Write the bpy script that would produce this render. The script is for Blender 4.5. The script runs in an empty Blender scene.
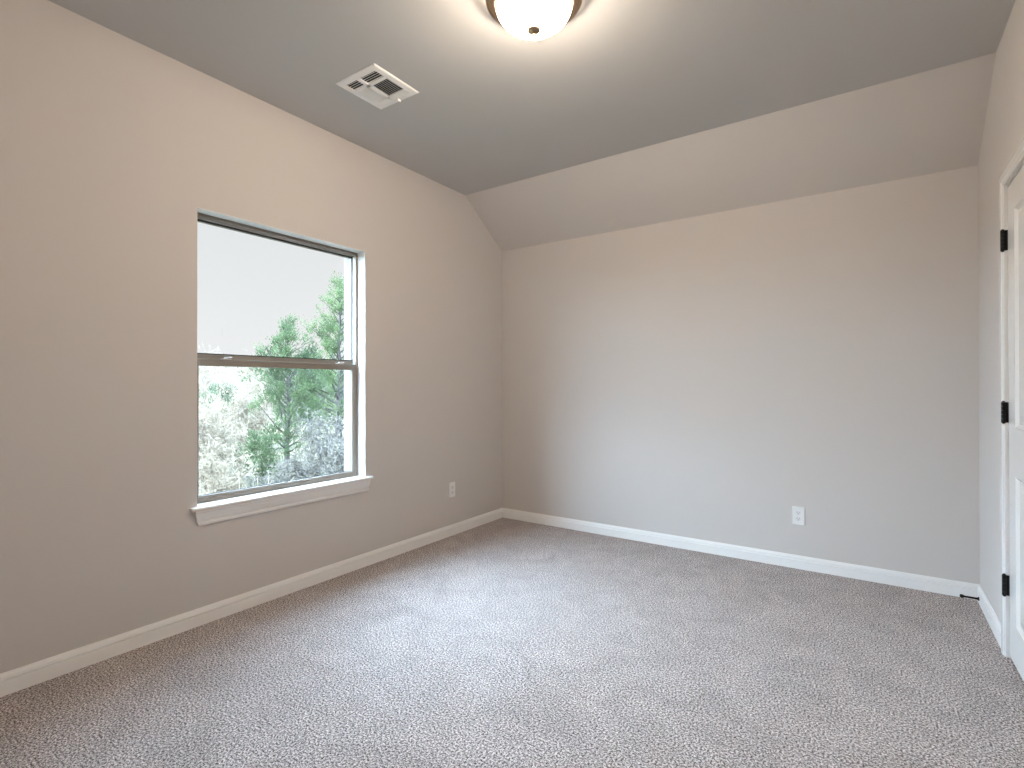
import bpy, bmesh, math, random
from mathutils import Vector, Matrix
S = bpy.context.scene
COL = S.collection
PI = math.pi

# ---------------------------------------------------------------- camera
cd = bpy.data.cameras.new('camera')
cam = bpy.data.objects.new('camera', cd); COL.objects.link(cam)
cd.sensor_fit = 'HORIZONTAL'; cd.sensor_width = 36.0
cd.lens = 522.61 / 1024 * 36.0
cd.clip_start = 0.02; cd.clip_end = 300
R_ = Vector((0.82373943, 0.56696689, -0.00137385)); U_ = Vector((0.00326897, -0.00232631, 0.99999195)); F_ = Vector((-0.56695913, 0.8237373, 0.00376967))
cam.matrix_world = Matrix(((R_.x, U_.x, -F_.x, 2.7424), (R_.y, U_.y, -F_.y, -3.8284), (R_.z, U_.z, -F_.z, 1.1792), (0, 0, 0, 1)))
S.camera = cam

# ---------------------------------------------------------------- world, sun, exposure
S.view_settings.view_transform = 'Standard'; S.view_settings.look = 'None'
S.view_settings.gamma = 1.0; S.view_settings.use_curve_mapping = False
S.view_settings.exposure = 0.36
S.cycles.use_denoising = True
S.cycles.max_bounces = 12; S.cycles.diffuse_bounces = 6; S.cycles.transparent_max_bounces = 24
S.cycles.sample_clamp_indirect = 6.0

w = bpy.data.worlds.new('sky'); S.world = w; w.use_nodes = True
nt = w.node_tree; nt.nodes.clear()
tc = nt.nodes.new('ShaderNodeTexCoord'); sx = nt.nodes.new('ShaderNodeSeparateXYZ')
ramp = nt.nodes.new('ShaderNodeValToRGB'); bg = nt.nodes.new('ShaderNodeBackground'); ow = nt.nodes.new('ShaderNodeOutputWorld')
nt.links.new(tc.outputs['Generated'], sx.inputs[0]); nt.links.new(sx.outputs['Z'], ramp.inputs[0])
# glow added to the unseen sky left of view, to light the back wall
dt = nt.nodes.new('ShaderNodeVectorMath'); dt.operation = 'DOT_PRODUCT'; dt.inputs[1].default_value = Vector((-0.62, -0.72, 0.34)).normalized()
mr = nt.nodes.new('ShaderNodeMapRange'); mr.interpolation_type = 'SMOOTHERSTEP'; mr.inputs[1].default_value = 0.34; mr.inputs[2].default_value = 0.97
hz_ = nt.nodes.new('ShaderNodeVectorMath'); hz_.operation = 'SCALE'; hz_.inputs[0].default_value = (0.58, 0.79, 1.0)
SKY_GLOW = 23.0
hm = nt.nodes.new('ShaderNodeMath'); hm.operation = 'MULTIPLY'; hm.inputs[1].default_value = SKY_GLOW
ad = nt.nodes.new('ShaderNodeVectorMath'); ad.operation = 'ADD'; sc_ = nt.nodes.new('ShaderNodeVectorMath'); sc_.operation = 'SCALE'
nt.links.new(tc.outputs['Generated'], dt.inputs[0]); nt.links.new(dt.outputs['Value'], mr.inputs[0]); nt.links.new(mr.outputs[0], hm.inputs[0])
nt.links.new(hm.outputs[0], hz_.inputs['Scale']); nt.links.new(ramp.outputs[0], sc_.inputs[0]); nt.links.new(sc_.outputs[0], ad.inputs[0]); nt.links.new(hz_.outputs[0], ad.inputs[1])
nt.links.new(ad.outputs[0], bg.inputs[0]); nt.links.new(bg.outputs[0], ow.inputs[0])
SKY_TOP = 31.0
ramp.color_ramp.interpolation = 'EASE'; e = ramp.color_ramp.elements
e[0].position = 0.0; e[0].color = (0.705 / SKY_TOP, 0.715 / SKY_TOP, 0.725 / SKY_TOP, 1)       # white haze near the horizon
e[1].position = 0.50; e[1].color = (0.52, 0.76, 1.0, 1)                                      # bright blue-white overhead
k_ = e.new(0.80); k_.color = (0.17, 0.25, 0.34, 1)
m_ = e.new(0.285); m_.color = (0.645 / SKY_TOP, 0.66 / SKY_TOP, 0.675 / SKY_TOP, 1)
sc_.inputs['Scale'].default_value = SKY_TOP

sd = bpy.data.lights.new('sun', 'SUN'); sun = bpy.data.objects.new('sun', sd); COL.objects.link(sun)
sd.energy = 2.0; sd.color = (1.0, 0.93, 0.82); sd.angle = math.radians(1.0)
sun.rotation_euler = Vector((-0.25, 0.70, -0.65)).to_track_quat('-Z', 'Y').to_euler()

LAMP_EMIT = 42.0
LAMP_BULB = 8.0

# ---------------------------------------------------------------- helpers
def tag(o, label=None, cat=None, group=None, kind=None):
    if label: o['label'] = label
    if cat: o['category'] = cat
    if group: o['group'] = group
    if kind: o['kind'] = kind
    return o

def empty(name, loc=(0, 0, 0), parent=None):
    o = bpy.data.objects.new(name, None); COL.objects.link(o); o.location = loc
    o.empty_display_size = 0.1
    if parent: o.parent = parent
    return o

class MB:
    """collects shapes into one mesh"""
    def __init__(s): s.bm = bmesh.new()
    def box(s, lo, hi):
        x0, y0, z0 = lo; x1, y1, z1 = hi
        v = [s.bm.verts.new(p) for p in ((x0,y0,z0),(x1,y0,z0),(x1,y1,z0),(x0,y1,z0),(x0,y0,z1),(x1,y0,z1),(x1,y1,z1),(x0,y1,z1))]
        for f in ((0,3,2,1),(4,5,6,7),(0,1,5,4),(1,2,6,5),(2,3,7,6),(3,0,4,7)): s.bm.faces.new([v[i] for i in f])
        return s
    def face(s, pts): s.bm.faces.new([s.bm.verts.new(p) for p in pts]); return s
    def sweep(s, prof, path_fn, ends):
        """prof: 2-D closed profile; path_fn(t, u, v) -> point; ends: list of t"""
        rings = [[s.bm.verts.new(path_fn(t, u, v)) for u, v in prof] for t in ends]
        n = len(prof)
        for a, b in zip(rings, rings[1:]):
            for i in range(n): s.bm.faces.new((a[i], a[(i+1) % n], b[(i+1) % n], b[i]))
        s.bm.faces.new(rings[0][::-1]); s.bm.faces.new(rings[-1])
        return s
    def lathe(s, prof, c=(0, 0, 0), n=64):
        """prof: (r, z) from one end to the other"""
        rings = []
        for r, z in prof:
            if r < 1e-6: rings.append([s.bm.verts.new((c[0], c[1], c[2] + z))])
            else: rings.append([s.bm.verts.new((c[0] + r*math.cos(2*PI*i/n), c[1] + r*math.sin(2*PI*i/n), c[2] + z)) for i in range(n)])
        for a, b in zip(rings, rings[1:]):
            for i in range(n):
                j = (i+1) % n
                if len(a) == 1 and len(b) == 1: continue
                if len(a) == 1: s.bm.faces.new((a[0], b[i], b[j]))
                elif len(b) == 1: s.bm.faces.new((a[i], a[j], b[0]))
                else: s.bm.faces.new((a[i], a[j], b[j], b[i]))
        return s
    def tube(s, pts, rad, n=5):
        rings = []
        for k, p in enumerate(pts):
            p = Vector(p)
            d = (Vector(pts[min(k+1, len(pts)-1)]) - Vector(pts[max(k-1, 0)])).normalized()
            a = d.cross(Vector((0.31, 0.17, 0.93)))
            if a.length < 1e-3: a = d.cross(Vector((1, 0, 0)))
            a.normalize(); b = d.cross(a)
            r = rad[k] if isinstance(rad, (list, tuple)) else rad
            rings.append([s.bm.verts.new(p + (a*math.cos(2*PI*i/n) + b*math.sin(2*PI*i/n))*r) for i in range(n)])
        for a, b in zip(rings, rings[1:]):
            for i in range(n): s.bm.faces.new((a[i], a[(i+1) % n], b[(i+1) % n], b[i]))
        s.bm.faces.new(rings[0][::-1]); s.bm.faces.new(rings[-1])
        return s
    def build(s, name, mat, parent=None, smooth=False, bevel=0, fix=True):
        if fix: bmesh.ops.recalc_face_normals(s.bm, faces=s.bm.faces)
        me = bpy.data.meshes.new(name); s.bm.to_mesh(me); s.bm.free()
        me.materials.append(mat)
        if smooth:
            for p in me.polygons: p.use_smooth = True
        o = bpy.data.objects.new(name, me); COL.objects.link(o)
        if parent: o.parent = parent; o.location = -parent.location
        if bevel:
            b = o.modifiers.new('bevel', 'BEVEL'); b.width = bevel; b.segments = 2; b.limit_method = 'ANGLE'
        return o

def structure(o): o['kind'] = 'structure'; return o

# ---------------------------------------------------------------- materials
def mat(name, color, rough=0.5, metal=0.0, spec=0.5):
    m = bpy.data.materials.new(name); m.use_nodes = True
    b = m.node_tree.nodes['Principled BSDF']
    b.inputs['Base Color'].default_value = (*color, 1); b.inputs['Roughness'].default_value = rough
    b.inputs['Metallic'].default_value = metal; b.inputs['Specular IOR Level'].default_value = spec
    return m
def nodes(m): return m.node_tree.nodes, m.node_tree.links, m.node_tree.nodes['Principled BSDF']
def add_bump(m, scale, strength, dist, detail=2):
    N, L, b = nodes(m)
    c = N.new('ShaderNodeTexCoord'); n = N.new('ShaderNodeTexNoise'); u = N.new('ShaderNodeBump')
    n.inputs['Scale'].default_value = scale; n.inputs['Detail'].default_value = detail
    u.inputs['Strength'].default_value = strength; u.inputs['Distance'].default_value = dist
    L.new(c.outputs['Object'], n.inputs['Vector']); L.new(n.outputs['Fac'], u.inputs['Height']); L.new(u.outputs['Normal'], b.inputs['Normal'])
def add_var(m, c0, c1, scale, detail=3, lo=0.35, hi=0.65):
    N, L, b = nodes(m)
    c = N.new('ShaderNodeTexCoord'); n = N.new('ShaderNodeTexNoise'); r = N.new('ShaderNodeValToRGB')
    n.inputs['Scale'].default_value = scale; n.inputs['Detail'].default_value = detail
    r.color_ramp.elements[0].position = lo; r.color_ramp.elements[0].color = (*c0, 1)
    r.color_ramp.elements[1].position = hi; r.color_ramp.elements[1].color = (*c1, 1)
    L.new(c.outputs['Object'], n.inputs['Vector']); L.new(n.outputs['Fac'], r.inputs[0]); L.new(r.outputs[0], b.inputs['Base Color'])

M = {}
WALL = (0.61, 0.572, 0.545)
M['wall'] = mat('wall_paint', WALL, 0.75, 0, 0.3); add_bump(M['wall'], 120, 0.05, 0.002)
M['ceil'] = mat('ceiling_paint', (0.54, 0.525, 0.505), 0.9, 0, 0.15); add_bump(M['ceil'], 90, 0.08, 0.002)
M['trim'] = mat('white_trim_paint', (0.89, 0.88, 0.865), 0.35)
M['sillw'] = mat('white_sill_paint', (0.86, 0.85, 0.835), 0.35)
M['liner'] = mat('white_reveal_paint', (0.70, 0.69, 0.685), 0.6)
M['doorw'] = mat('white_door_paint', (0.79, 0.775, 0.755), 0.22); add_bump(M['doorw'], 60, 0.03, 0.001)
M['black'] = mat('black_hardware', (0.004, 0.004, 0.004), 0.55, 0, 0.25)
M['rubber'] = mat('black_rubber', (0.01, 0.01, 0.01), 0.8)
M['frame'] = mat('taupe_window_metal', (0.25, 0.215, 0.18), 0.5, 0.0, 0.25)
M['gasket'] = mat('dark_window_gasket', (0.03, 0.035, 0.035), 0.6)
M['vinyl'] = mat('pale_window_track', (0.55, 0.54, 0.51), 0.45)
M['plate'] = mat('white_cover_plate', (0.83, 0.83, 0.82), 0.35)
M['recep'] = mat('white_receptacle', (0.78, 0.78, 0.77), 0.4)
M['slot'] = mat('dark_slot', (0.10, 0.10, 0.10), 0.7)
M['ventw'] = mat('white_vent_enamel', (0.90, 0.89, 0.87), 0.4)
M['ventd'] = mat('dark_duct', (0.02, 0.02, 0.02), 0.9)
M['brass'] = mat('antique_brass', (0.36, 0.25, 0.16), 0.33, 1.0); add_bump(M['brass'], 40, 0.05, 0.002)
M['brick'] = mat('pale_brick', (0.60, 0.55, 0.50), 0.9)
M['bark'] = mat('grey_bark', (0.20, 0.17, 0.15), 0.95)
M['twig'] = mat('pale_dry_twig', (0.62, 0.54, 0.46), 0.95)
M['twigg'] = mat('grey_dry_twig', (0.36, 0.33, 0.31), 0.95)
M['ext'] = mat('grey_plaster_backing', (0.4, 0.4, 0.4), 0.9)

# brick pattern on the outside veneer
N, L, b = nodes(M['brick'])
c = N.new('ShaderNodeTexCoord'); mp = N.new('ShaderNodeMapping'); br = N.new('ShaderNodeTexBrick')
mp.inputs['Rotation'].default_value = (PI/2, 0, PI/2)
br.inputs['Scale'].default_value = 1.0; br.inputs['Brick Width'].default_value = 0.20; br.inputs['Row Height'].default_value = 0.067
br.inputs['Mortar Size'].default_value = 0.008; br.offset = 0.5
br.inputs['Color1'].default_value = (0.14, 0.118, 0.10, 1); br.inputs['Color2'].default_value = (0.18, 0.158, 0.138, 1); br.inputs['Mortar'].default_value = (0.15, 0.15, 0.147, 1)
L.new(c.outputs['Object'], mp.inputs[0]); L.new(mp.outputs[0], br.inputs['Vector']); L.new(br.outputs['Color'], b.inputs['Base Color'])

# carpet: flecked cut-pile
m = mat('flecked_grey_carpet', (0.35, 0.33, 0.32), 1.0, 0, 0.05); M['carpet'] = m
N, L, b = nodes(m)
c = N.new('ShaderNodeTexCoord')
n1 = N.new('ShaderNodeTexNoise'); n1.inputs['Scale'].default_value = 140; n1.inputs['Detail'].default_value = 2.6; n1.inputs['Roughness'].default_value = 0.9
n2 = N.new('ShaderNodeTexNoise'); n2.inputs['Scale'].default_value = 5.0; n2.inputs['Detail'].default_value = 4; n2.inputs['Distortion'].default_value = 1.2
r1 = N.new('ShaderNodeValToRGB')
el = r1.color_ramp.elements
el[0].position = 0.395; el[0].color = (0.04, 0.031, 0.028, 1)
el[1].position = 0.60; el[1].color = (0.88, 0.80, 0.78, 1)
k = el.new(0.47); k.color = (0.32, 0.281, 0.268, 1)
k = el.new(0.54); k.color = (0.51, 0.457, 0.442, 1)
mx = N.new('ShaderNodeMix'); mx.data_type = 'RGBA'; mx.blend_type = 'MULTIPLY'; mx.inputs[0].default_value = 1.0
r2 = N.new('ShaderNodeValToRGB'); r2.color_ramp.elements[0].position = 0.3; r2.color_ramp.elements[0].color = (0.86, 0.86, 0.86, 1)
r2.color_ramp.elements[1].position = 0.7; r2.color_ramp.elements[1].color = (1.06, 1.06, 1.06, 1)
bu = N.new('ShaderNodeBump'); bu.inputs['Strength'].default_value = 0.6; bu.inputs['Distance'].default_value = 0.006
L.new(c.outputs['Object'], n1.inputs['Vector']); L.new(c.outputs['Object'], n2.inputs['Vector'])
L.new(n1.outputs['Fac'], r1.inputs[0]); L.new(n2.outputs['Fac'], r2.inputs[0])
L.new(r1.outputs[0], mx.inputs[6]); L.new(r2.outputs[0], mx.inputs[7]); L.new(mx.outputs[2], b.inputs['Base Color'])
L.new(n1.outputs['Fac'], bu.inputs['Height']); L.new(bu.outputs[0], b.inputs['Normal'])

# clear glazing: transparent with a Fresnel reflection
m = bpy.data.materials.new('clear_glass'); m.use_nodes = True; M['glass'] = m
N = m.node_tree.nodes; L = m.node_tree.links; N.clear()
o_ = N.new('ShaderNodeOutputMaterial'); tr = N.new('ShaderNodeBsdfTransparent'); gl = N.new('ShaderNodeBsdfGlossy'); ms = N.new('ShaderNodeMixShader'); fr = N.new('ShaderNodeFresnel')
tr.inputs[0].default_value = (0.985, 0.99, 0.985, 1); gl.inputs['Roughness'].default_value = 0.0; fr.inputs[0].default_value = 1.45
ge = N.new('ShaderNodeNewGeometry'); iv = N.new('ShaderNodeMath'); iv.operation = 'SUBTRACT'; iv.inputs[0].default_value = 1.0; fm = N.new('ShaderNodeMath'); fm.operation = 'MULTIPLY'
L.new(ge.outputs['Backfacing'], iv.inputs[1]); L.new(fr.outputs[0], fm.inputs[0]); L.new(iv.outputs[0], fm.inputs[1])    # each pane reflects once, from its near face
L.new(fm.outputs[0], ms.inputs[0]); L.new(tr.outputs[0], ms.inputs[1]); L.new(gl.outputs[0], ms.inputs[2]); L.new(ms.outputs[0], o_.inputs[0])

# alabaster lamp glass: glows, and lets its bulbs shine through
m = bpy.data.materials.new('alabaster_lamp_glass'); m.use_nodes = True; M['lampglass'] = m
N = m.node_tree.nodes; L = m.node_tree.links; N.clear()
o_ = N.new('ShaderNodeOutputMaterial'); tl = N.new('ShaderNodeBsdfTranslucent'); df = N.new('ShaderNodeBsdfDiffuse'); em = N.new('ShaderNodeEmission'); a1 = N.new('ShaderNodeMixShader'); a2 = N.new('ShaderNodeAddShader')
c = N.new('ShaderNodeTexCoord'); nz = N.new('ShaderNodeTexNoise'); rp = N.new('ShaderNodeValToRGB')
nz.inputs['Scale'].default_value = 9; nz.inputs['Detail'].default_value = 3; nz.inputs['Distortion'].default_value = 1.5
rp.color_ramp.elements[0].position = 0.3; rp.color_ramp.elements[0].color = (1.0, 0.87, 0.72, 1)
rp.color_ramp.elements[1].position = 0.7; rp.color_ramp.elements[1].color = (1.0, 0.90, 0.78, 1)
em.inputs['Strength'].default_value = LAMP_EMIT
tl.inputs[0].default_value = (0.9, 0.85, 0.75, 1); df.inputs[0].default_value = (0.8, 0.75, 0.68, 1)
L.new(c.outputs['Object'], nz.inputs['Vector']); L.new(nz.outputs['Fac'], rp.inputs[0]); L.new(rp.outputs[0], em.inputs[0])
tp = N.new('ShaderNodeBsdfTransparent'); tp.inputs[0].default_value = (1.0, 0.97, 0.92, 1); a3 = N.new('ShaderNodeMixShader'); a3.inputs[0].default_value = 0.90
L.new(tl.outputs[0], a1.inputs[1]); L.new(df.outputs[0], a1.inputs[2]); L.new(a1.outputs[0], a3.inputs[1]); L.new(tp.outputs[0], a3.inputs[2]); L.new(a3.outputs[0], a2.inputs[0]); L.new(em.outputs[0], a2.inputs[1]); L.new(a2.outputs[0], o_.inputs[0])

def leaf_mat(name, c0, c1, scale=3.0):
    m = bpy.data.materials.new(name); m.use_nodes = True
    N = m.node_tree.nodes; L = m.node_tree.links; N.clear()
    o_ = N.new('ShaderNodeOutputMaterial'); d = N.new('ShaderNodeBsdfDiffuse'); t = N.new('ShaderNodeBsdfTranslucent'); s = N.new('ShaderNodeMixShader')
    c = N.new('ShaderNodeTexCoord'); n = N.new('ShaderNodeTexNoise'); r = N.new('ShaderNodeValToRGB')
    n.inputs['Scale'].default_value = scale; n.inputs['Detail'].default_value = 4
    r.color_ramp.elements[0].position = 0.35; r.color_ramp.elements[0].color = (*c0, 1)
    r.color_ramp.elements[1].position = 0.65; r.color_ramp.elements[1].color = (*c1, 1)
    s.inputs[0].default_value = 0.35
    L.new(c.outputs['Object'], n.inputs['Vector']); L.new(n.outputs['Fac'], r.inputs[0]); L.new(r.outputs[0], d.inputs[0]); L.new(r.outputs[0], t.inputs[0])
    L.new(d.outputs[0], s.inputs[1]); L.new(t.outputs[0], s.inputs[2]); L.new(s.outputs[0], o_.inputs[0])
    return m

# ---------------------------------------------------------------- room shell
W = 3.2287; YR = -4.05; H = 2.7432; KN = 2.392; SL = 0.519; T = 0.14
WY0, WY1, WZ0, WZ1 = -2.585, -1.545, 0.570, 2.067           # window opening
DY0, DY1, DZ = -1.515, -0.740, 2.045                        # door opening

structure(MB().box((-T, YR-T, -0.12), (W+T, T, 0)).build('floor', M['carpet']))
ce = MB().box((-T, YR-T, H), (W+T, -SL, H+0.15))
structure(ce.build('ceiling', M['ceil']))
structure(MB().sweep([(-SL, H), (0, KN), (T, KN), (T, H+0.15), (-SL, H+0.15)], lambda t, u, v: (t, u, v), [-T, W+T]).build('wall_sloped', M['wall']))
lw = MB()
lw.box((-T, YR-T, 0), (0, WY0, H)); lw.box((-T, WY1, 0), (0, 0, H)); lw.box((-T, WY0, 0), (0, WY1, WZ0)); lw.box((-T, WY0, WZ1), (0, WY1, H))
structure(lw.build('wall_left', M['wall']))
structure(MB().box((-T, 0, 0), (W+T, T, KN)).build('wall_back', M['wall']))
rw = MB()
rw.box((W, YR-T, 0), (W+T, DY0, H)); rw.box((W, DY1, 0), (W+T, 0, H)); rw.box((W, DY0, DZ), (W+T, DY1, H)); rw.box((W+T, DY0-0.05, 0), (W+T+0.03, DY1+0.05, DZ+0.05))
structure(rw.build('wall_right', M['wall']))
structure(MB().box((-T, YR-T, 0), (W+T, YR, H)).build('wall_rear', M['wall']))
# brick veneer outside, with the window opening through it
BY0, BY1, BZ0, BZ1 = -2.60, -1.532, 0.53, 2.085
bv = MB(); X0, X1 = -T-0.095, -T
bv.box((X0, YR-1.5, -0.6), (X1, BY0, 3.0)); bv.box((X0, BY1, -0.6), (X1, 1.5, 3.0)); bv.box((X0, BY0, -0.6), (X1, BY1, BZ0)); bv.box((X0, BY0, BZ1), (X1, BY1, 3.0))
structure(bv.build('wall_outside', M['brick']))

# baseboards (height 84 mm, ogee-topped)
BH = 0.084
BP = [(0, 0), (0.014, 0), (0.014, 0.056), (0.006, 0.0565), (0.006, 0.0605), (0.0125, 0.062), (0.010, 0.072), (0.0065, 0.078), (0.005, BH), (0, BH)]
structure(MB().sweep(BP, lambda t, u, v: (u, t, v), [YR, 0]).build('baseboard_left', M['trim']))
structure(MB().sweep(BP, lambda t, u, v: (t, -u, v), [0, W]).build('baseboard_back', M['trim']))
CW = 0.058
structure(MB().sweep(BP, lambda t, u, v: (W-u, t, v), [DY1+CW-0.004, 0]).build('baseboard_right', M['trim']))
structure(MB().sweep(BP, lambda t, u, v: (t, YR+u, v), [0, W]).build('baseboard_rear', M['trim']))

# ---------------------------------------------------------------- window
# painted liner of the opening
FX = -0.072                                                  # inner face of the metal frame
lin = MB()
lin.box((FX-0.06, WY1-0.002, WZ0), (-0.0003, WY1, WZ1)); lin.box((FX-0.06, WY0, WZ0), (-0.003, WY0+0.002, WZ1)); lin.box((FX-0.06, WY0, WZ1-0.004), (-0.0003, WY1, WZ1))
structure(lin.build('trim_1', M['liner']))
# stool and crown-shaped apron
st = MB(); SZ = 0.585
st.box((FX-0.02, WY0+0.002, WZ0), (0.0, WY1-0.002, SZ))
st.sweep([(0, SZ-0.019), (0.024, SZ-0.019), (0.030, SZ-0.015), (0.032, SZ-0.009), (0.030, SZ-0.003), (0.025, SZ), (0, SZ)], lambda t, u, v: (u, t, v), [WY0-0.034, WY1+0.040])
structure(st.build('trim_2', M['sillw']))
ap = MB()
AP = [(0, SZ-0.019), (0.026, SZ-0.019), (0.026, SZ-0.026), (0.022, SZ-0.030), (0.019, SZ-0.045), (0.014, SZ-0.062), (0.011, SZ-0.070), (0.005, SZ-0.072), (0.005, SZ-0.076), (0.012, SZ-0.078), (0.012, SZ-0.086), (0.009, SZ-0.094), (0, SZ-0.094)]
AZ = SZ-0.019
ap.sweep(AP, lambda t, u, v: (u, t + (0.6*(AZ-v)*(0.47 if t < -2 else -0.15)), v), [WY0-0.018, WY1+0.026])
structure(ap.build('trim_3', M['sillw']))

win = structure(empty('window_1', (FX-0.03, (WY0+WY1)/2, SZ)))
y0, y1, z0, z1 = WY0+0.002, WY1-0.002, SZ, WZ1-0.004
def frame(mb, xa, xb, ya, yb, za, zb, sw, bw, tw):
    mb.box((xa, ya, za), (xb, ya+sw, zb)); mb.box((xa, yb-sw, za), (xb, yb, zb))
    mb.box((xa, ya+sw, za), (xb, yb-sw, za+bw)); mb.box((xa, ya+sw, zb-tw), (xb, yb-sw, zb))
fo = MB(); frame(fo, FX-0.068, FX, y0, y1, z0, z1, 0.010, 0.012, 0.016)
fo.box((FX-0.068, y0+0.01, z0+0.012), (FX-0.035, y1-0.01, z0+0.02))
fo.build('outer_frame', M['frame'], win, bevel=0.0015)
MR0, MR1, MR2 = 1.286, 1.322, 1.352                          # meeting rail heights
# pale jamb tracks beside the upper sash
tk = MB()
for s_ in (0, 1):
    ya = (y1-0.016) if s_ else (y0+0.010)
    tk.box((FX-0.040, ya, MR1), (FX-0.006, ya+0.006, z1-0.016))
tk.box((FX-0.036, y0+0.010, z1-0.022), (FX-0.030, y1-0.010, z1-0.016))
tk.build('jamb_track', M['vinyl'], win)
# upper sash, outer plane
us = empty('upper_sash', (FX-0.048, (y0+y1)/2, MR1)); us.parent = win; us.location = us.location - win.location
def child_at(o, par, root):                                   # place a world-space mesh under a nested empty
    o.parent = par; o.location = -(root.location + par.location); return o
u = MB(); frame(u, FX-0.062, FX-0.040, y0+0.010, y1-0.010, MR1-0.002, z1-0.016, 0.012, 0.030, 0.016)
child_at(u.build('sash_frame', M['frame'], bevel=0.0015), us, win)
u = MB(); frame(u, FX-0.0395, FX-0.036, y0+0.014, y1-0.014, MR1+0.026, z1-0.022, 0.008, 0.004, 0.010)
child_at(u.build('glazing_gasket', M['gasket']), us, win)
child_at(MB().box((FX-0.053, y0+0.02, MR1+0.02), (FX-0.049, y1-0.02, z1-0.03)).build('glass_pane', M['glass']), us, win)
# lower sash, inner plane
ls = empty('lower_sash', (FX-0.018, (y0+y1)/2, z0)); ls.parent = win; ls.location = ls.location - win.location
u = MB(); frame(u, FX-0.030, FX-0.006, y0+0.008, y1-0.008, z0+0.010, MR1, 0.034, 0.024, MR1-MR0)
u.box((FX-0.006, y0+0.008, MR1-0.008), (FX-0.001, y1-0.008, MR1)); u.box((FX-0.006, y0+0.03, z0+0.010), (FX-0.001, y1-0.03, z0+0.018))
child_at(u.build('sash_frame', M['frame'], bevel=0.0015), ls, win)
u = MB(); frame(u, FX-0.021, FX-0.0185, y0+0.040, y1-0.040, z0+0.030, MR0+0.004, 0.004, 0.007, 0.005)
child_at(u.build('glazing_gasket', M['gasket']), ls, win)
child_at(MB().box((FX-0.020, y0+0.036, z0+0.028), (FX-0.016, y1-0.036, MR0+0.006)).build('glass_pane', M['glass']), ls, win)
# sash locks standing on the lower sash rail
for ly in (-2.40, -1.68):
    k = MB(); k.box((FX-0.026, ly-0.024, MR1), (FX-0.008, ly+0.024, MR1+0.005))
    k.lathe([(0, 0.012), (0.008, 0.012), (0.009, 0.009), (0.009, 0.004), (0, 0.004)], (FX-0.016, ly, MR1), 16)
    k.tube([(FX-0.016, ly, MR1+0.010), (FX-0.010, ly+0.016, MR1+0.011), (FX-0.002, ly+0.026, MR1+0.010)], [0.004, 0.0035, 0.003], 8)
    child_at(k.build('sash_lock', M['vinyl'], smooth=False), ls, win)['label'] = 'pale sash lock on the meeting rail'

# ---------------------------------------------------------------- door
dr = structure(empty('door_1', (W, -0.745, 0.0)))
PY0, PY1, PZ0, PZ1 = -1.505, -0.746, 0.012, 2.034            # slab
sl = MB(); xf = W + 0.002; xb = xf + 0.035
pan = [(-1.365, -0.872, 0.175, 0.805), (-1.365, -0.872, 1.000, 1.915)]
ys = [PY0, -1.365, -0.872, PY1]; zs = [PZ0, 0.175, 0.805, 1.000, 1.915, PZ1]
for i in range(3):
    for j in range(5):
        a, b_, c_, d_ = ys[i], ys[i+1], zs[j], zs[j+1]
        if i == 1 and j in (1, 3):
            # moulded recess: bead, cove down, flat ground, slope up to a raised field
            steps = [(0.0, 0.0), (0.004, -0.0015), (0.010, 0.003), (0.018, 0.009), (0.030, 0.009), (0.052, 0.004), (0.056, 0.003)]
            rings = []
            for ins, dep in steps:
                rings.append([sl.bm.verts.new(p) for p in ((xf+dep, a+ins, c_+ins), (xf+dep, b_-ins, c_+ins), (xf+dep, b_-ins, d_-ins), (xf+dep, a+ins, d_-ins))])
            for r0, r1_ in zip(rings, rings[1:]):
                for q in range(4): sl.bm.faces.new((r0[q], r0[(q+1) % 4], r1_[(q+1) % 4], r1_[q]))
            sl.bm.faces.new(rings[-1])
        else:
            sl.face([(xf, a, c_), (xf, b_, c_), (xf, b_, d_), (xf, a, d_)])
sl.face([(xb, PY0, PZ0), (xb, PY1, PZ0), (xb, PY1, PZ1), (xb, PY0, PZ1)])
for pts in ([(xf, PY0, PZ0), (xb, PY0, PZ0), (xb, PY0, PZ1), (xf, PY0, PZ1)], [(xf, PY1, PZ0), (xb, PY1, PZ0), (xb, PY1, PZ1), (xf, PY1, PZ1)],
            [(xf, PY0, PZ0), (xf, PY1, PZ0), (xb, PY1, PZ0), (xb, PY0, PZ0)], [(xf, PY0, PZ1), (xf, PY1, PZ1), (xb, PY1, PZ1), (xb, PY0, PZ1)]):
    sl.face(pts)
bmesh.ops.remove_doubles(sl.bm, verts=sl.bm.verts, dist=1e-5)
sl.build('door_slab', M['doorw'], dr)
for hz in (1.809, 1.062, 0.312):
    hg = MB(); hx, hy = W-0.0150, PY1+0.002
    for q in range(5):
        za = hz-0.045 + q*0.018
        hg.lathe([(0, 0), (0.0078, 0), (0.0078, 0.0172), (0, 0.0172)], (hx, hy, za), 20)
    hg.lathe([(0, -0.005), (0.004, -0.004), (0.006, 0), (0, 0)], (hx, hy, hz-0.045), 16); hg.lathe([(0, 0), (0.006, 0), (0.004, 0.004), (0, 0.005)], (hx, hy, hz+0.045), 16)
    hg.box((hx, hy-0.002, hz-0.044), (W+0.012, hy+0.0, hz+0.044))
    hg.build('hinge', M['black'], dr)['label'] = 'black butt hinge on the white door'
kn = MB(); kc = (W+0.002, -1.442, 0.92)
kn.lathe([(0, 0), (0.030, 0), (0.030, 0.006), (0.012, 0.010), (0.010, 0.030), (0.022, 0.036), (0.027, 0.048), (0.024, 0.060), (0.012, 0.066), (0, 0.067)], (0, 0, 0), 32)
bmesh.ops.transform(kn.bm, matrix=Matrix.Translation(kc) @ Matrix.Rotation(-PI/2, 4, 'Y'), verts=kn.bm.verts)
kn.build('door_knob', M['black'], dr, smooth=True)
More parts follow.
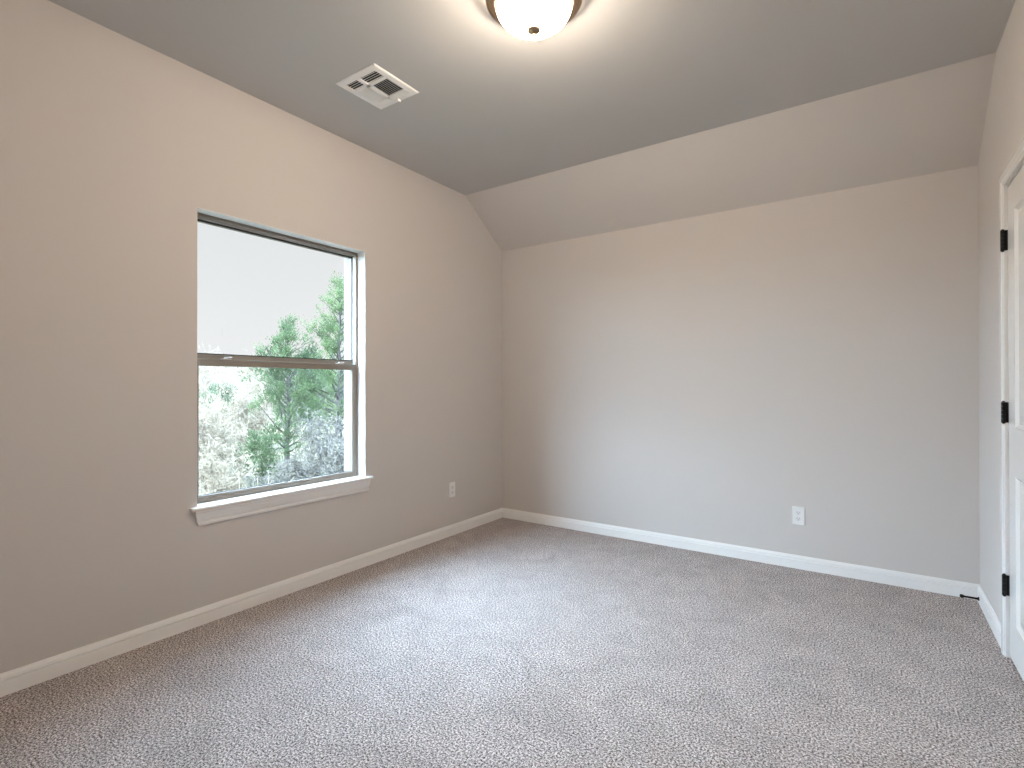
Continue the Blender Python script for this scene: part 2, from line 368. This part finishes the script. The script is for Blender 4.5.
# jamb and casing
jb = MB()
jb.box((W, DY1-0.004, 0), (W+T, DY1, DZ)); jb.box((W, DY0, 0), (W+T, DY0+0.004, DZ)); jb.box((W, DY0, DZ-0.006), (W+T, DY1, DZ))
structure(jb.build('trim_4', M['doorw']))
CP = [(0, 0), (0, 0.010), (0.004, 0.013), (0.014, 0.0145), (0.020, 0.0175), (0.046, 0.0195), (0.054, 0.018), (CW, 0.014), (CW, 0)]   # (distance from inner edge, thickness)
ca = MB()
i0, i1, it = DY0-0.004, DY1+0.004-0.008, DZ+0.002
i1 = DY1-0.004
def mitre(u, v): return [(W-v, i1+u, 0), (W-v, i1+u, it+u), (W-v, i0-u, it+u), (W-v, i0-u, 0)]
cols = [[ca.bm.verts.new(p) for p in mitre(u_, v_)] for u_, v_ in CP]
n = len(CP)
for i in range(n):
    for q in range(3): ca.bm.faces.new((cols[i][q], cols[(i+1) % n][q], cols[(i+1) % n][q+1], cols[i][q+1]))
ca.bm.faces.new([c_[0] for c_ in cols]); ca.bm.faces.new([c_[3] for c_ in cols])
structure(ca.build('trim_5', M['doorw']))

# ---------------------------------------------------------------- ceiling light
LX, LY = 1.650, -2.085
lt = tag(empty('ceiling_light', (LX, LY, H)), 'round flush-mount ceiling light with an alabaster glass bowl and bronze ring', 'ceiling light')
lc = (LX, LY, H)
MB().lathe([(0.152, -0.022), (0.168, -0.018), (0.177, -0.020), (0.180, -0.026), (0.185, -0.031), (0.190, -0.038), (0.191, -0.045), (0.188, -0.049), (0.182, -0.050),
            (0.180, -0.054), (0.175, -0.057), (0.169, -0.058), (0.166, -0.062), (0.159, -0.066), (0.150, -0.067), (0.146, -0.063), (0.1465, -0.042), (0.152, -0.022)], lc, 96).build('metal_ring', M['brass'], lt, smooth=True)
cn = MB().lathe([(0, -0.0005), (0.066, -0.0005), (0.066, -0.010), (0.060, -0.018), (0.020, -0.022), (0.008, -0.030), (0.006, -0.150), (0, -0.150)], lc, 48)
for q in range(3):
    a = math.radians(40 + 120*q)
    cn.tube([(LX+0.05*math.cos(a), LY+0.05*math.sin(a), H-0.014), (LX+0.155*math.cos(a), LY+0.155*math.sin(a), H-0.022)], 0.004, 8)
cn.build('canopy', M['brass'], lt, smooth=True)
MB().lathe([(0, -0.024), (0.120, -0.024), (0.120, -0.022), (0, -0.022)], lc, 64).build('reflector_plate', M['ventw'], lt)
gb = [(0.1475, -0.056)]
for q in range(0, 15):
    a = q/14*PI/2
    gb.append((0.150*math.cos(a)**0.9 if q < 14 else 0.0, -0.062 - 0.092*math.sin(a)))
bo = MB().lathe(gb, lc, 96).build('glass_bowl', M['lampglass'], lt, smooth=True)
MB().lathe([(0, -0.150), (0.012, -0.150), (0.021, -0.153), (0.0265, -0.158), (0.0255, -0.165), (0.018, -0.170), (0.009, -0.174), (0.0045, -0.178), (0.0065, -0.183), (0.0055, -0.187), (0, -0.189)], lc, 32).build('finial', M['brass'], lt, smooth=True)
for q in range(3):
    a = math.radians(-20 + 120*q)
    ld = bpy.data.lights.new('bulb', 'POINT'); ld.energy = LAMP_BULB; ld.color = (1.0, 0.86, 0.70); ld.shadow_soft_size = 0.02
    lo = bpy.data.objects.new('bulb', ld); COL.objects.link(lo); lo.parent = lt; lo.location = (0.075*math.cos(a), 0.075*math.sin(a), -0.078)

# ---------------------------------------------------------------- ceiling vent
VX0, VX1, VY0, VY1 = 0.466, 0.764, -2.126, -1.822
vt = tag(empty('air_vent', ((VX0+VX1)/2, (VY0+VY1)/2, H)), 'square white metal air register with louvred quarters in the ceiling', 'air vent')
vf = MB(); zc = H
def rectring(o_, i_, zo, zi):
    a = [(o_[0], o_[2]), (o_[1], o_[2]), (o_[1], o_[3]), (o_[0], o_[3])]; b_ = [(i_[0], i_[2]), (i_[1], i_[2]), (i_[1], i_[3]), (i_[0], i_[3])]
    for q in range(4):
        r = (q+1) % 4
        vf.face([(*a[q], zo), (*a[r], zo), (*b_[r], zi), (*b_[q], zi)])
e0 = (VX0, VX1, VY0, VY1); ins = lambda d: (VX0+d, VX1-d, VY0+d, VY1-d)
rectring(e0, e0, zc, zc-0.003); rectring(e0, ins(0.006), zc-0.003, zc-0.007); rectring(ins(0.006), ins(0.034), zc-0.007, zc-0.009); rectring(ins(0.034), ins(0.037), zc-0.009, zc-0.001)
bmesh.ops.remove_doubles(vf.bm, verts=vf.bm.verts, dist=1e-5)
vf.build('vent_frame', M['ventw'], vt)
a0, a1_, b0, b1 = VX0+0.036, VX1-0.036, VY0+0.036, VY1-0.036
MB().box((a0, b0, zc-0.0015), (a1_, b1, zc-0.0005)).build('duct_opening', M['ventd'], vt)
VS = VY1-VY0; cx = VX0+0.455*(VX1-VX0); r1a, r1b, r2a, r2b, r3a = (VY0+VS*q for q in (0.305, 0.368, 0.757, 0.80, 0.80))
mu = MB(); mu.box((cx-0.010, b0, zc-0.010), (cx+0.010, b1, zc-0.002)); mu.box((a0, r1a, zc-0.010), (a1_, r1b, zc-0.002)); mu.box((a0, r2a, zc-0.010), (a1_, r2b, zc-0.002))
mu.build('cross_bar', M['ventw'], vt)
def louvres(xa, xb, ya, yb, axis, sgn, n_, name='louvre_bank'):
    lv = MB()
    for q in range(n_):
        if axis == 'x':      # blades run along x, step in y
            c0 = ya + (q+0.5)*(yb-ya)/n_; dy = 0.0058*sgn
            lv.sweep([(c0-dy, zc-0.009), (c0-dy+0.0008, zc-0.009), (c0+dy+0.0008, zc-0.002), (c0+dy, zc-0.002)], lambda t, u, v: (t, u, v), [xa, xb])
        else:
            c0 = xa + (q+0.5)*(xb-xa)/n_; dx = 0.0058*sgn
            lv.sweep([(c0-dx, zc-0.009), (c0-dx+0.0008, zc-0.009), (c0+dx+0.0008, zc-0.002), (c0+dx, zc-0.002)], lambda t, u, v: (u, t, v), [ya, yb])
    lv.build(name, M['ventw'], vt)
louvres(a0, cx-0.010, b0, r1a, 'x', 1, 4); louvres(cx+0.010, a1_, b0, r1a, 'x', 1, 4)
louvres(a0, cx-0.010, r1b, r2a, 'y', 1, 7); louvres(cx+0.010, a1_, r1b, r2a, 'y', -1, 8)
louvres(a0, cx-0.010, r3a, b1, 'x', -1, 3); louvres(cx+0.010, a1_, r3a, b1, 'x', -1, 3)
MB().box((cx+0.028, VY1-0.034, zc-0.018), (cx+0.036, VY1-0.010, zc-0.008)).build('damper_lever', M['ventw'], vt, bevel=0.001)

# ---------------------------------------------------------------- wall outlets
def outlet(name, mtx, label):
    """built facing +X at the origin, then moved by mtx"""
    root = tag(empty(name), label, 'outlet', 'wall outlets near the baseboards')
    p = MB().box((0, -0.036, -0.0585), (0.006, 0.036, 0.0585)).build('cover_plate', M['plate'], root, bevel=0.003)
    for zz in (0.0195, -0.0195):
        prof = []
        for q in range(24):
            a = 2*PI*q/24; prof.append((0.017*math.cos(a), max(-0.0135, min(0.0135, 0.017*math.sin(a)))))
        r = MB().sweep(prof, lambda t, u, v: (t, u, zz+v), [0.004, 0.0085]).build('receptacle', M['recep'], root, bevel=0.0006)
        sl_ = MB(); sl_.box((0.008, -0.0075, zz-0.001), (0.0088, -0.0055, zz+0.008)); sl_.box((0.008, 0.0055, zz-0.001), (0.0088, 0.0075, zz+0.006))
        sl_.tube([(0.008, 0, zz-0.007), (0.0088, 0, zz-0.007)], 0.0028, 10)
        sl_.build('slots', M['slot']).parent = r
    sc = MB().tube([(0.0055, 0, 0), (0.0072, 0, 0)], 0.0032, 12).build('screw', M['recep'], root)
    root.matrix_world = mtx
    return root
outlet('wall_outlet', Matrix.Translation((0, -0.687, 0.359)), 'small white duplex outlet on the window wall, right of the window near the corner')
outlet('wall_outlet', Matrix.Translation((2.350, 0, 0.340)) @ Matrix.Rotation(-PI/2, 4, 'Z'), 'white duplex outlet low on the wide back wall, facing the camera')

# ---------------------------------------------------------------- door stop on the right baseboard
ds = tag(empty('door_stop', (W-0.014, -0.085, 0.030)), 'short black rod door stop screwed to the baseboard by the right corner', 'door stop')
def along(prof, nm, mm):
    q = MB().lathe(prof, (0, 0, 0), 20)
    bmesh.ops.transform(q.bm, matrix=Matrix.Rotation(-PI/2, 4, 'Y'), verts=q.bm.verts)
    o = q.build(nm, mm, None, smooth=True); o.parent = ds
along([(0, 0), (0.010, 0), (0.010, 0.003), (0.0065, 0.006), (0.0054, 0.012), (0.0052, 0.060), (0.007, 0.063), (0.007, 0.066), (0, 0.066)], 'rod', M['black'])
along([(0, 0.066), (0.0088, 0.066), (0.0095, 0.074), (0.007, 0.079), (0, 0.080)], 'rubber_tip', M['rubber'])

#@@EXTERIOR@@
# ---------------------------------------------------------------- outside: yard, junipers, dry brush
random.seed(7)
def ground_z(x, y): return -0.36 + max(0.0, -x - 4.5)*0.058 + 0.03*math.sin(x*1.7 + y*0.9) + 0.02*math.sin(y*2.3 - x*0.6)
M['soil'] = mat('dry_grass_ground', (0.10, 0.085, 0.06), 1.0, 0, 0.05); add_var(M['soil'], (0.055, 0.055, 0.035), (0.13, 0.11, 0.08), 3.5, 6)
g = MB(); xs = [X0 - 0.35*i if i < 60 else X0 - 21 - 1.5*(i-59) for i in range(80)]; ysg = [-30 + 2.0*i for i in range(10)] + [-10 + 0.5*i for i in range(75)]
gv = [[g.bm.verts.new((x, y, ground_z(x, y))) for y in ysg] for x in xs]
for i in range(len(xs)-1):
    for j in range(len(ysg)-1): g.bm.faces.new((gv[i][j], gv[i+1][j], gv[i+1][j+1], gv[i][j+1]))
go = structure(g.build('ground', M['soil'], smooth=True, fix=False))

M['jun'] = leaf_mat('juniper_green', (0.048, 0.066, 0.036), (0.100, 0.132, 0.066), 2.2)
M['jun2'] = leaf_mat('juniper_blue_green', (0.044, 0.062, 0.040), (0.085, 0.112, 0.068), 2.2)
M['jun3'] = leaf_mat('juniper_yellow_green', (0.060, 0.086, 0.040), (0.118, 0.155, 0.072), 2.2)
M['dry'] = leaf_mat('dry_cream_leaf', (0.15, 0.118, 0.085), (0.28, 0.23, 0.172), 4.0)
M['dryg'] = leaf_mat('dry_grey_leaf', (0.10, 0.088, 0.072), (0.17, 0.152, 0.125), 4.0)
M['straw'] = leaf_mat('straw_blade', (0.22, 0.18, 0.125), (0.33, 0.28, 0.20), 6.0)
M['grassg'] = leaf_mat('green_blade', (0.05, 0.085, 0.03), (0.10, 0.14, 0.05), 6.0)
M['bark'].node_tree.nodes['Principled BSDF'].inputs['Base Color'].default_value = (0.055, 0.047, 0.042, 1)
M['twig'].node_tree.nodes['Principled BSDF'].inputs['Base Color'].default_value = (0.23, 0.185, 0.145, 1)
M['twigg'].node_tree.nodes['Principled BSDF'].inputs['Base Color'].default_value = (0.095, 0.088, 0.083, 1)

BRUSH = []
def rv(s=1.0): return Vector((random.gauss(0, s), random.gauss(0, s), random.gauss(0, s)))
class Leaves:
    def __init__(s): s.v = []; s.f = []
    def leaf(s, p, d, ln, wd):
        d = d.normalized(); a = d.cross(rv()).normalized()*wd*0.5
        k = len(s.v); m_ = p + d*ln*0.5
        s.v += [p, m_ + a, p + d*ln, m_ - a]; s.f.append((k, k+1, k+2, k+3))
    def build(s, name, m, parent):
        me = bpy.data.meshes.new(name); me.from_pydata([tuple(q) for q in s.v], [], s.f); me.materials.append(m); me.update()
        o = bpy.data.objects.new(name, me); COL.objects.link(o); o.parent = parent; o.location = -parent.location
        return o

def juniper(loc, height, width, leafm, label, name='juniper_tree', bare=0.18, n_br=46, lean=(0, 0), dens=1.0, spire=1.0):
    x, y = loc; z = ground_z(x, y)
    root = tag(empty(name, (x, y, z)), label, 'tree', 'trees outside the window')
    base = Vector((x, y, z - 0.05)); tk = MB(); lv = Leaves()
    top = base + Vector((lean[0], lean[1], height))
    pts = []
    for q in range(9):
        t = q/8; pts.append(base.lerp(top, t) + Vector((random.gauss(0, 0.03), random.gauss(0, 0.03), 0))*t*(1-t)*4)
    tk.tube(pts, [0.058*height/2.7*(1 - 0.93*q/8) for q in range(9)], 7)
    BRUSH.append((x, y, 0.35))
    for q in range(n_br):
        t = bare + (1-bare)*((q + random.random())/n_br)
        k = min(7, int(t*8)); p0 = pts[k].lerp(pts[k+1], t*8-k)
        prof = (1 - ((t-bare)/(1-bare))**1.5)**0.8 * min(1.0, 0.55 + (t-bare)*2.2)
        ln = width*prof*random.uniform(0.55, 1.12) + 0.10
        az = q*2.4 + random.uniform(-0.5, 0.5); up = random.uniform(0.25, 0.75) + 0.5*t*spire
        d = Vector((math.cos(az), math.sin(az), up)).normalized()
        bp = [p0]; 
        for s_ in range(1, 5):
            d = (d + rv(0.12) + Vector((0, 0, 0.05))).normalized(); bp.append(bp[-1] + d*ln/4)
        r0 = 0.022*height/2.7*(1-t*0.6)
        tk.tube(bp, [r0, r0*0.75, r0*0.5, r0*0.3, r0*0.15], 4)
        # clumps along the outer part of the limb
        for c_ in range(max(2, int(ln*7*dens))):
            u_ = random.uniform(0.25, 1.05); kk = min(3, int(u_*4)); cc = bp[kk].lerp(bp[kk+1], min(1.3, u_*4-kk)) + rv(0.05)
            rr = random.uniform(0.06, 0.13); ax = (d + Vector((0, 0, 0.6)) + rv(0.35)).normalized()
            for l_ in range(int(46*dens)):
                o_ = rv(1.0); o_ = o_.normalized()*rr*random.random()**0.5 + ax*random.uniform(-0.5, 1.0)*rr
                lv.leaf(cc + o_, ax + o_*5 + rv(0.35), random.uniform(0.035, 0.075), random.uniform(0.012, 0.022))
    tk.build('trunk', M['bark'], root, fix=False)
    lv.build('foliage', leafm, root)
    return root

def shrub(loc, height, spread, twm, lfm, label, name='dry_shrub', stems=16, leaf=1.0, arch=0.25, lsize=1.0, cat='shrub'):
    x, y = loc; z = ground_z(x, y)
    root = tag(empty(name, (x, y, z)), label, cat, 'dry brush outside the window' if name == 'dry_shrub' else None)
    tk = MB(); lv = Leaves()
    def grow(p, d, ln, r, lev):
        n_ = 4; pts = [p]
        for q in range(n_):
            d = (d + rv(0.16) + Vector((0, 0, -arch*(0.35 if lev else 0.15)))).normalized(); nx = pts[-1] + d*ln/n_
            hx, hy = nx.x - x, nx.y - y; hr = math.hypot(hx, hy)
            if hr > spread: nx.x = x + hx*spread/hr; nx.y = y + hy*spread/hr
            pts.append(nx)
        tk.tube(pts, [r*(1 - 0.75*q/n_) for q in range(n_+1)], 3)
        if lev < 2:
            for q in range(5 if lev == 0 else 4):
                k = random.randint(1, n_); nd = (d + rv(0.75)).normalized(); nd.z += 0.15
                grow(pts[k], nd.normalized(), ln*random.uniform(0.35, 0.6), r*0.55, lev+1)
        if lev >= 1 and lfm:
            for q in range(int((7 if lev == 1 else 9)*leaf)):
                k = random.randint(0, n_-1); pp = pts[k].lerp(pts[k+1], random.random()) + rv(0.02)
                lv.leaf(pp, d + rv(0.8), random.uniform(0.03, 0.065)*lsize, random.uniform(0.012, 0.026)*lsize)
    for q in range(stems):
        az = random.uniform(0, 2*PI); sp = 0.8*spread*random.random()**0.6/height; BRUSH.append((x, y, spread))
        grow(Vector((x + random.gauss(0, 0.10), y + random.gauss(0, 0.10), z - 0.03)), Vector((math.cos(az)*sp, math.sin(az)*sp, 1)).normalized(), height*random.uniform(0.6, 1.0), 0.013, 0)
    tk.build('stems', twm, root, fix=False)
    if lfm: lv.build('foliage', lfm, root)
    return root

def clump(loc, height, n_, m_, label, name='grass_clump', spread=0.5, cat='grass clump', wd=0.012):
    x, y = loc; z = ground_z(x, y); lv = Leaves()
    root = tag(empty(name, (x, y, z)), label, cat); BRUSH.append((x, y, 0.62))
    for q in range(n_):
        p = Vector((x + random.gauss(0, 0.09), y + random.gauss(0, 0.09), z - 0.02)); d = (Vector((0, 0, 1)) + rv(spread)).normalized(); d.z = abs(d.z)
        h_ = height*random.uniform(0.45, 1.0); prev = None
        side = d.cross(rv()).normalized()*wd
        for s_ in range(5):
            t = s_/4; c_ = p + d*h_*t + Vector((d.x, d.y, -0.6))*h_*0.35*t*t
            cur = (c_ - side*(1-t*0.8), c_ + side*(1-t*0.8))
            if prev: k = len(lv.v); lv.v += [prev[0], prev[1], cur[1], cur[0]]; lv.f.append((k, k+1, k+2, k+3))
            prev = cur
    lv.build('blades', m_, root)
    return root

juniper((-6.01, 1.68), 2.55, 0.84, M['jun'], 'green juniper with a forked grey trunk, in the middle of the lower window pane', bare=0.11, n_br=74)
juniper((-7.59, 4.00), 3.75, 1.3, M['jun3'], 'tallest green juniper, at the right edge of the window against the brick', bare=0.08, n_br=84)
juniper((-9.28, 4.41), 2.05, 0.95, M['jun2'], 'blue-green juniper standing behind and between the two front junipers', bare=0.05, n_br=60)
juniper((-5.04, 0.65), 0.74, 0.36, M['jun'], 'low juniper bush at the left foot of the middle juniper', name='juniper_bush', bare=0.05, n_br=26, spire=0.5)
juniper((-13.23, 4.11), 1, 0.85, M['jun2'], 'low dark green juniper far back, seen over the pale brush on the left', name='juniper_bush', bare=0.03, n_br=44, spire=0.2)
shrub((-5.80, 0.13), 1.15, 0.62, M['twig'], M['dry'], 'pale bleached shrub at the left edge of the lower window pane', stems=24, leaf=1.4)
shrub((-7.99, 2.02), 1.45, 0.78, M['twig'], M['dry'], 'pale bleached shrub just left of the middle juniper', stems=22, leaf=1.2)
shrub((-4.49, -0.31), 0.6, 0.5, M['twig'], M['dry'], 'low pale tangle of dry stems in front of the bleached shrubs', stems=22, leaf=1.2)
shrub((-9.81, 2.10), 0.8, 0.85, M['twig'], M['dry'], 'knee-high cream shrub behind the left bleached shrub', stems=22, leaf=1.5)
shrub((-16.07, 5.80), 1.75, 1, M['twig'], M['dry'], 'bare pale thicket far back on the left, its twigs reaching the meeting rail', stems=26, leaf=0.9)
shrub((-19.56, 6.32), 1.6, 1, M['twig'], M['dry'], 'pale thicket far back at the very left edge of the window', stems=26, leaf=0.9)
shrub((-17.37, 7.82), 1.75, 1, M['twig'], M['dry'], 'pale thicket far back behind the middle juniper', stems=26, leaf=1.5, lsize=1.4)
shrub((-13.96, 7.26), 1.6, 1, M['twigg'], M['dryg'], 'grey thicket far back between the two tall junipers', stems=26, leaf=1.4, lsize=1.4)
shrub((-14.63, 9.71), 1.6, 1, M['twigg'], M['dryg'], 'grey thicket far back behind the tallest juniper', stems=26, leaf=1.4, lsize=1.4)
shrub((-3.42, 0.91), 0.8, 0.5, M['twigg'], M['dryg'], 'grey dry brush under the tallest juniper, beside the brick edge', stems=20, leaf=0.8, arch=0.6)
shrub((-4.83, 1.64), 1.0, 0.45, M['twigg'], M['dryg'], 'grey dry brush between the middle and the tallest juniper', stems=18, leaf=0.9, arch=0.5)
shrub((-3.68, 0.13), 0.42, 0.42, M['twigg'], M['dryg'], 'low grey twigs in front of the trunk of the middle juniper', stems=16, leaf=0.8, arch=0.5)
shrub((-4.23, 0.78), 0.52, 0.30, M['twigg'], M['dryg'], 'knee-high grey brush just right of the trunk of the middle juniper', stems=16, leaf=0.9, arch=0.4)
clump((-2.90, -0.67), 0.85, 40, M['straw'], 'tall straw-coloured grass clump low in the window, left of centre', wd=0.009, spread=0.33)
clump((-2.35, -1.50), 0.74, 44, M['straw'], 'straw-coloured grass clump in the lower left corner of the window', wd=0.009, spread=0.3)
clump((-2.71, 0.19), 0.58, 70, M['grassg'], 'tuft of green grass in front of the grey brush, lower right corner of the window', wd=0.008, spread=0.3)
# sparse lawn blades over the yard: nobody could count them
lv = Leaves(); SPOTS = set(BRUSH)
for q in range(26000):
    x = -3.0 - 9.5*random.random()**1.3; y = random.uniform(-2.5, 7.0); z = ground_z(x, y)
    if any((x-bx)**2 + (y-by)**2 < (br_+0.16)**2 for bx, by, br_ in SPOTS): continue
    lv.leaf(Vector((x, y, z - 0.01)), Vector((random.gauss(0, 0.5), random.gauss(0, 0.5), 1)), random.uniform(0.05, 0.17), random.uniform(0.008, 0.018))
me = bpy.data.meshes.new('dry_grass'); me.from_pydata([tuple(q) for q in lv.v], [], lv.f); me.materials.append(M['straw'])
gr = bpy.data.objects.new('dry_grass', me); COL.objects.link(gr)
tag(gr, 'short dry straw grass covering the yard outside the window', 'grass', kind='stuff')
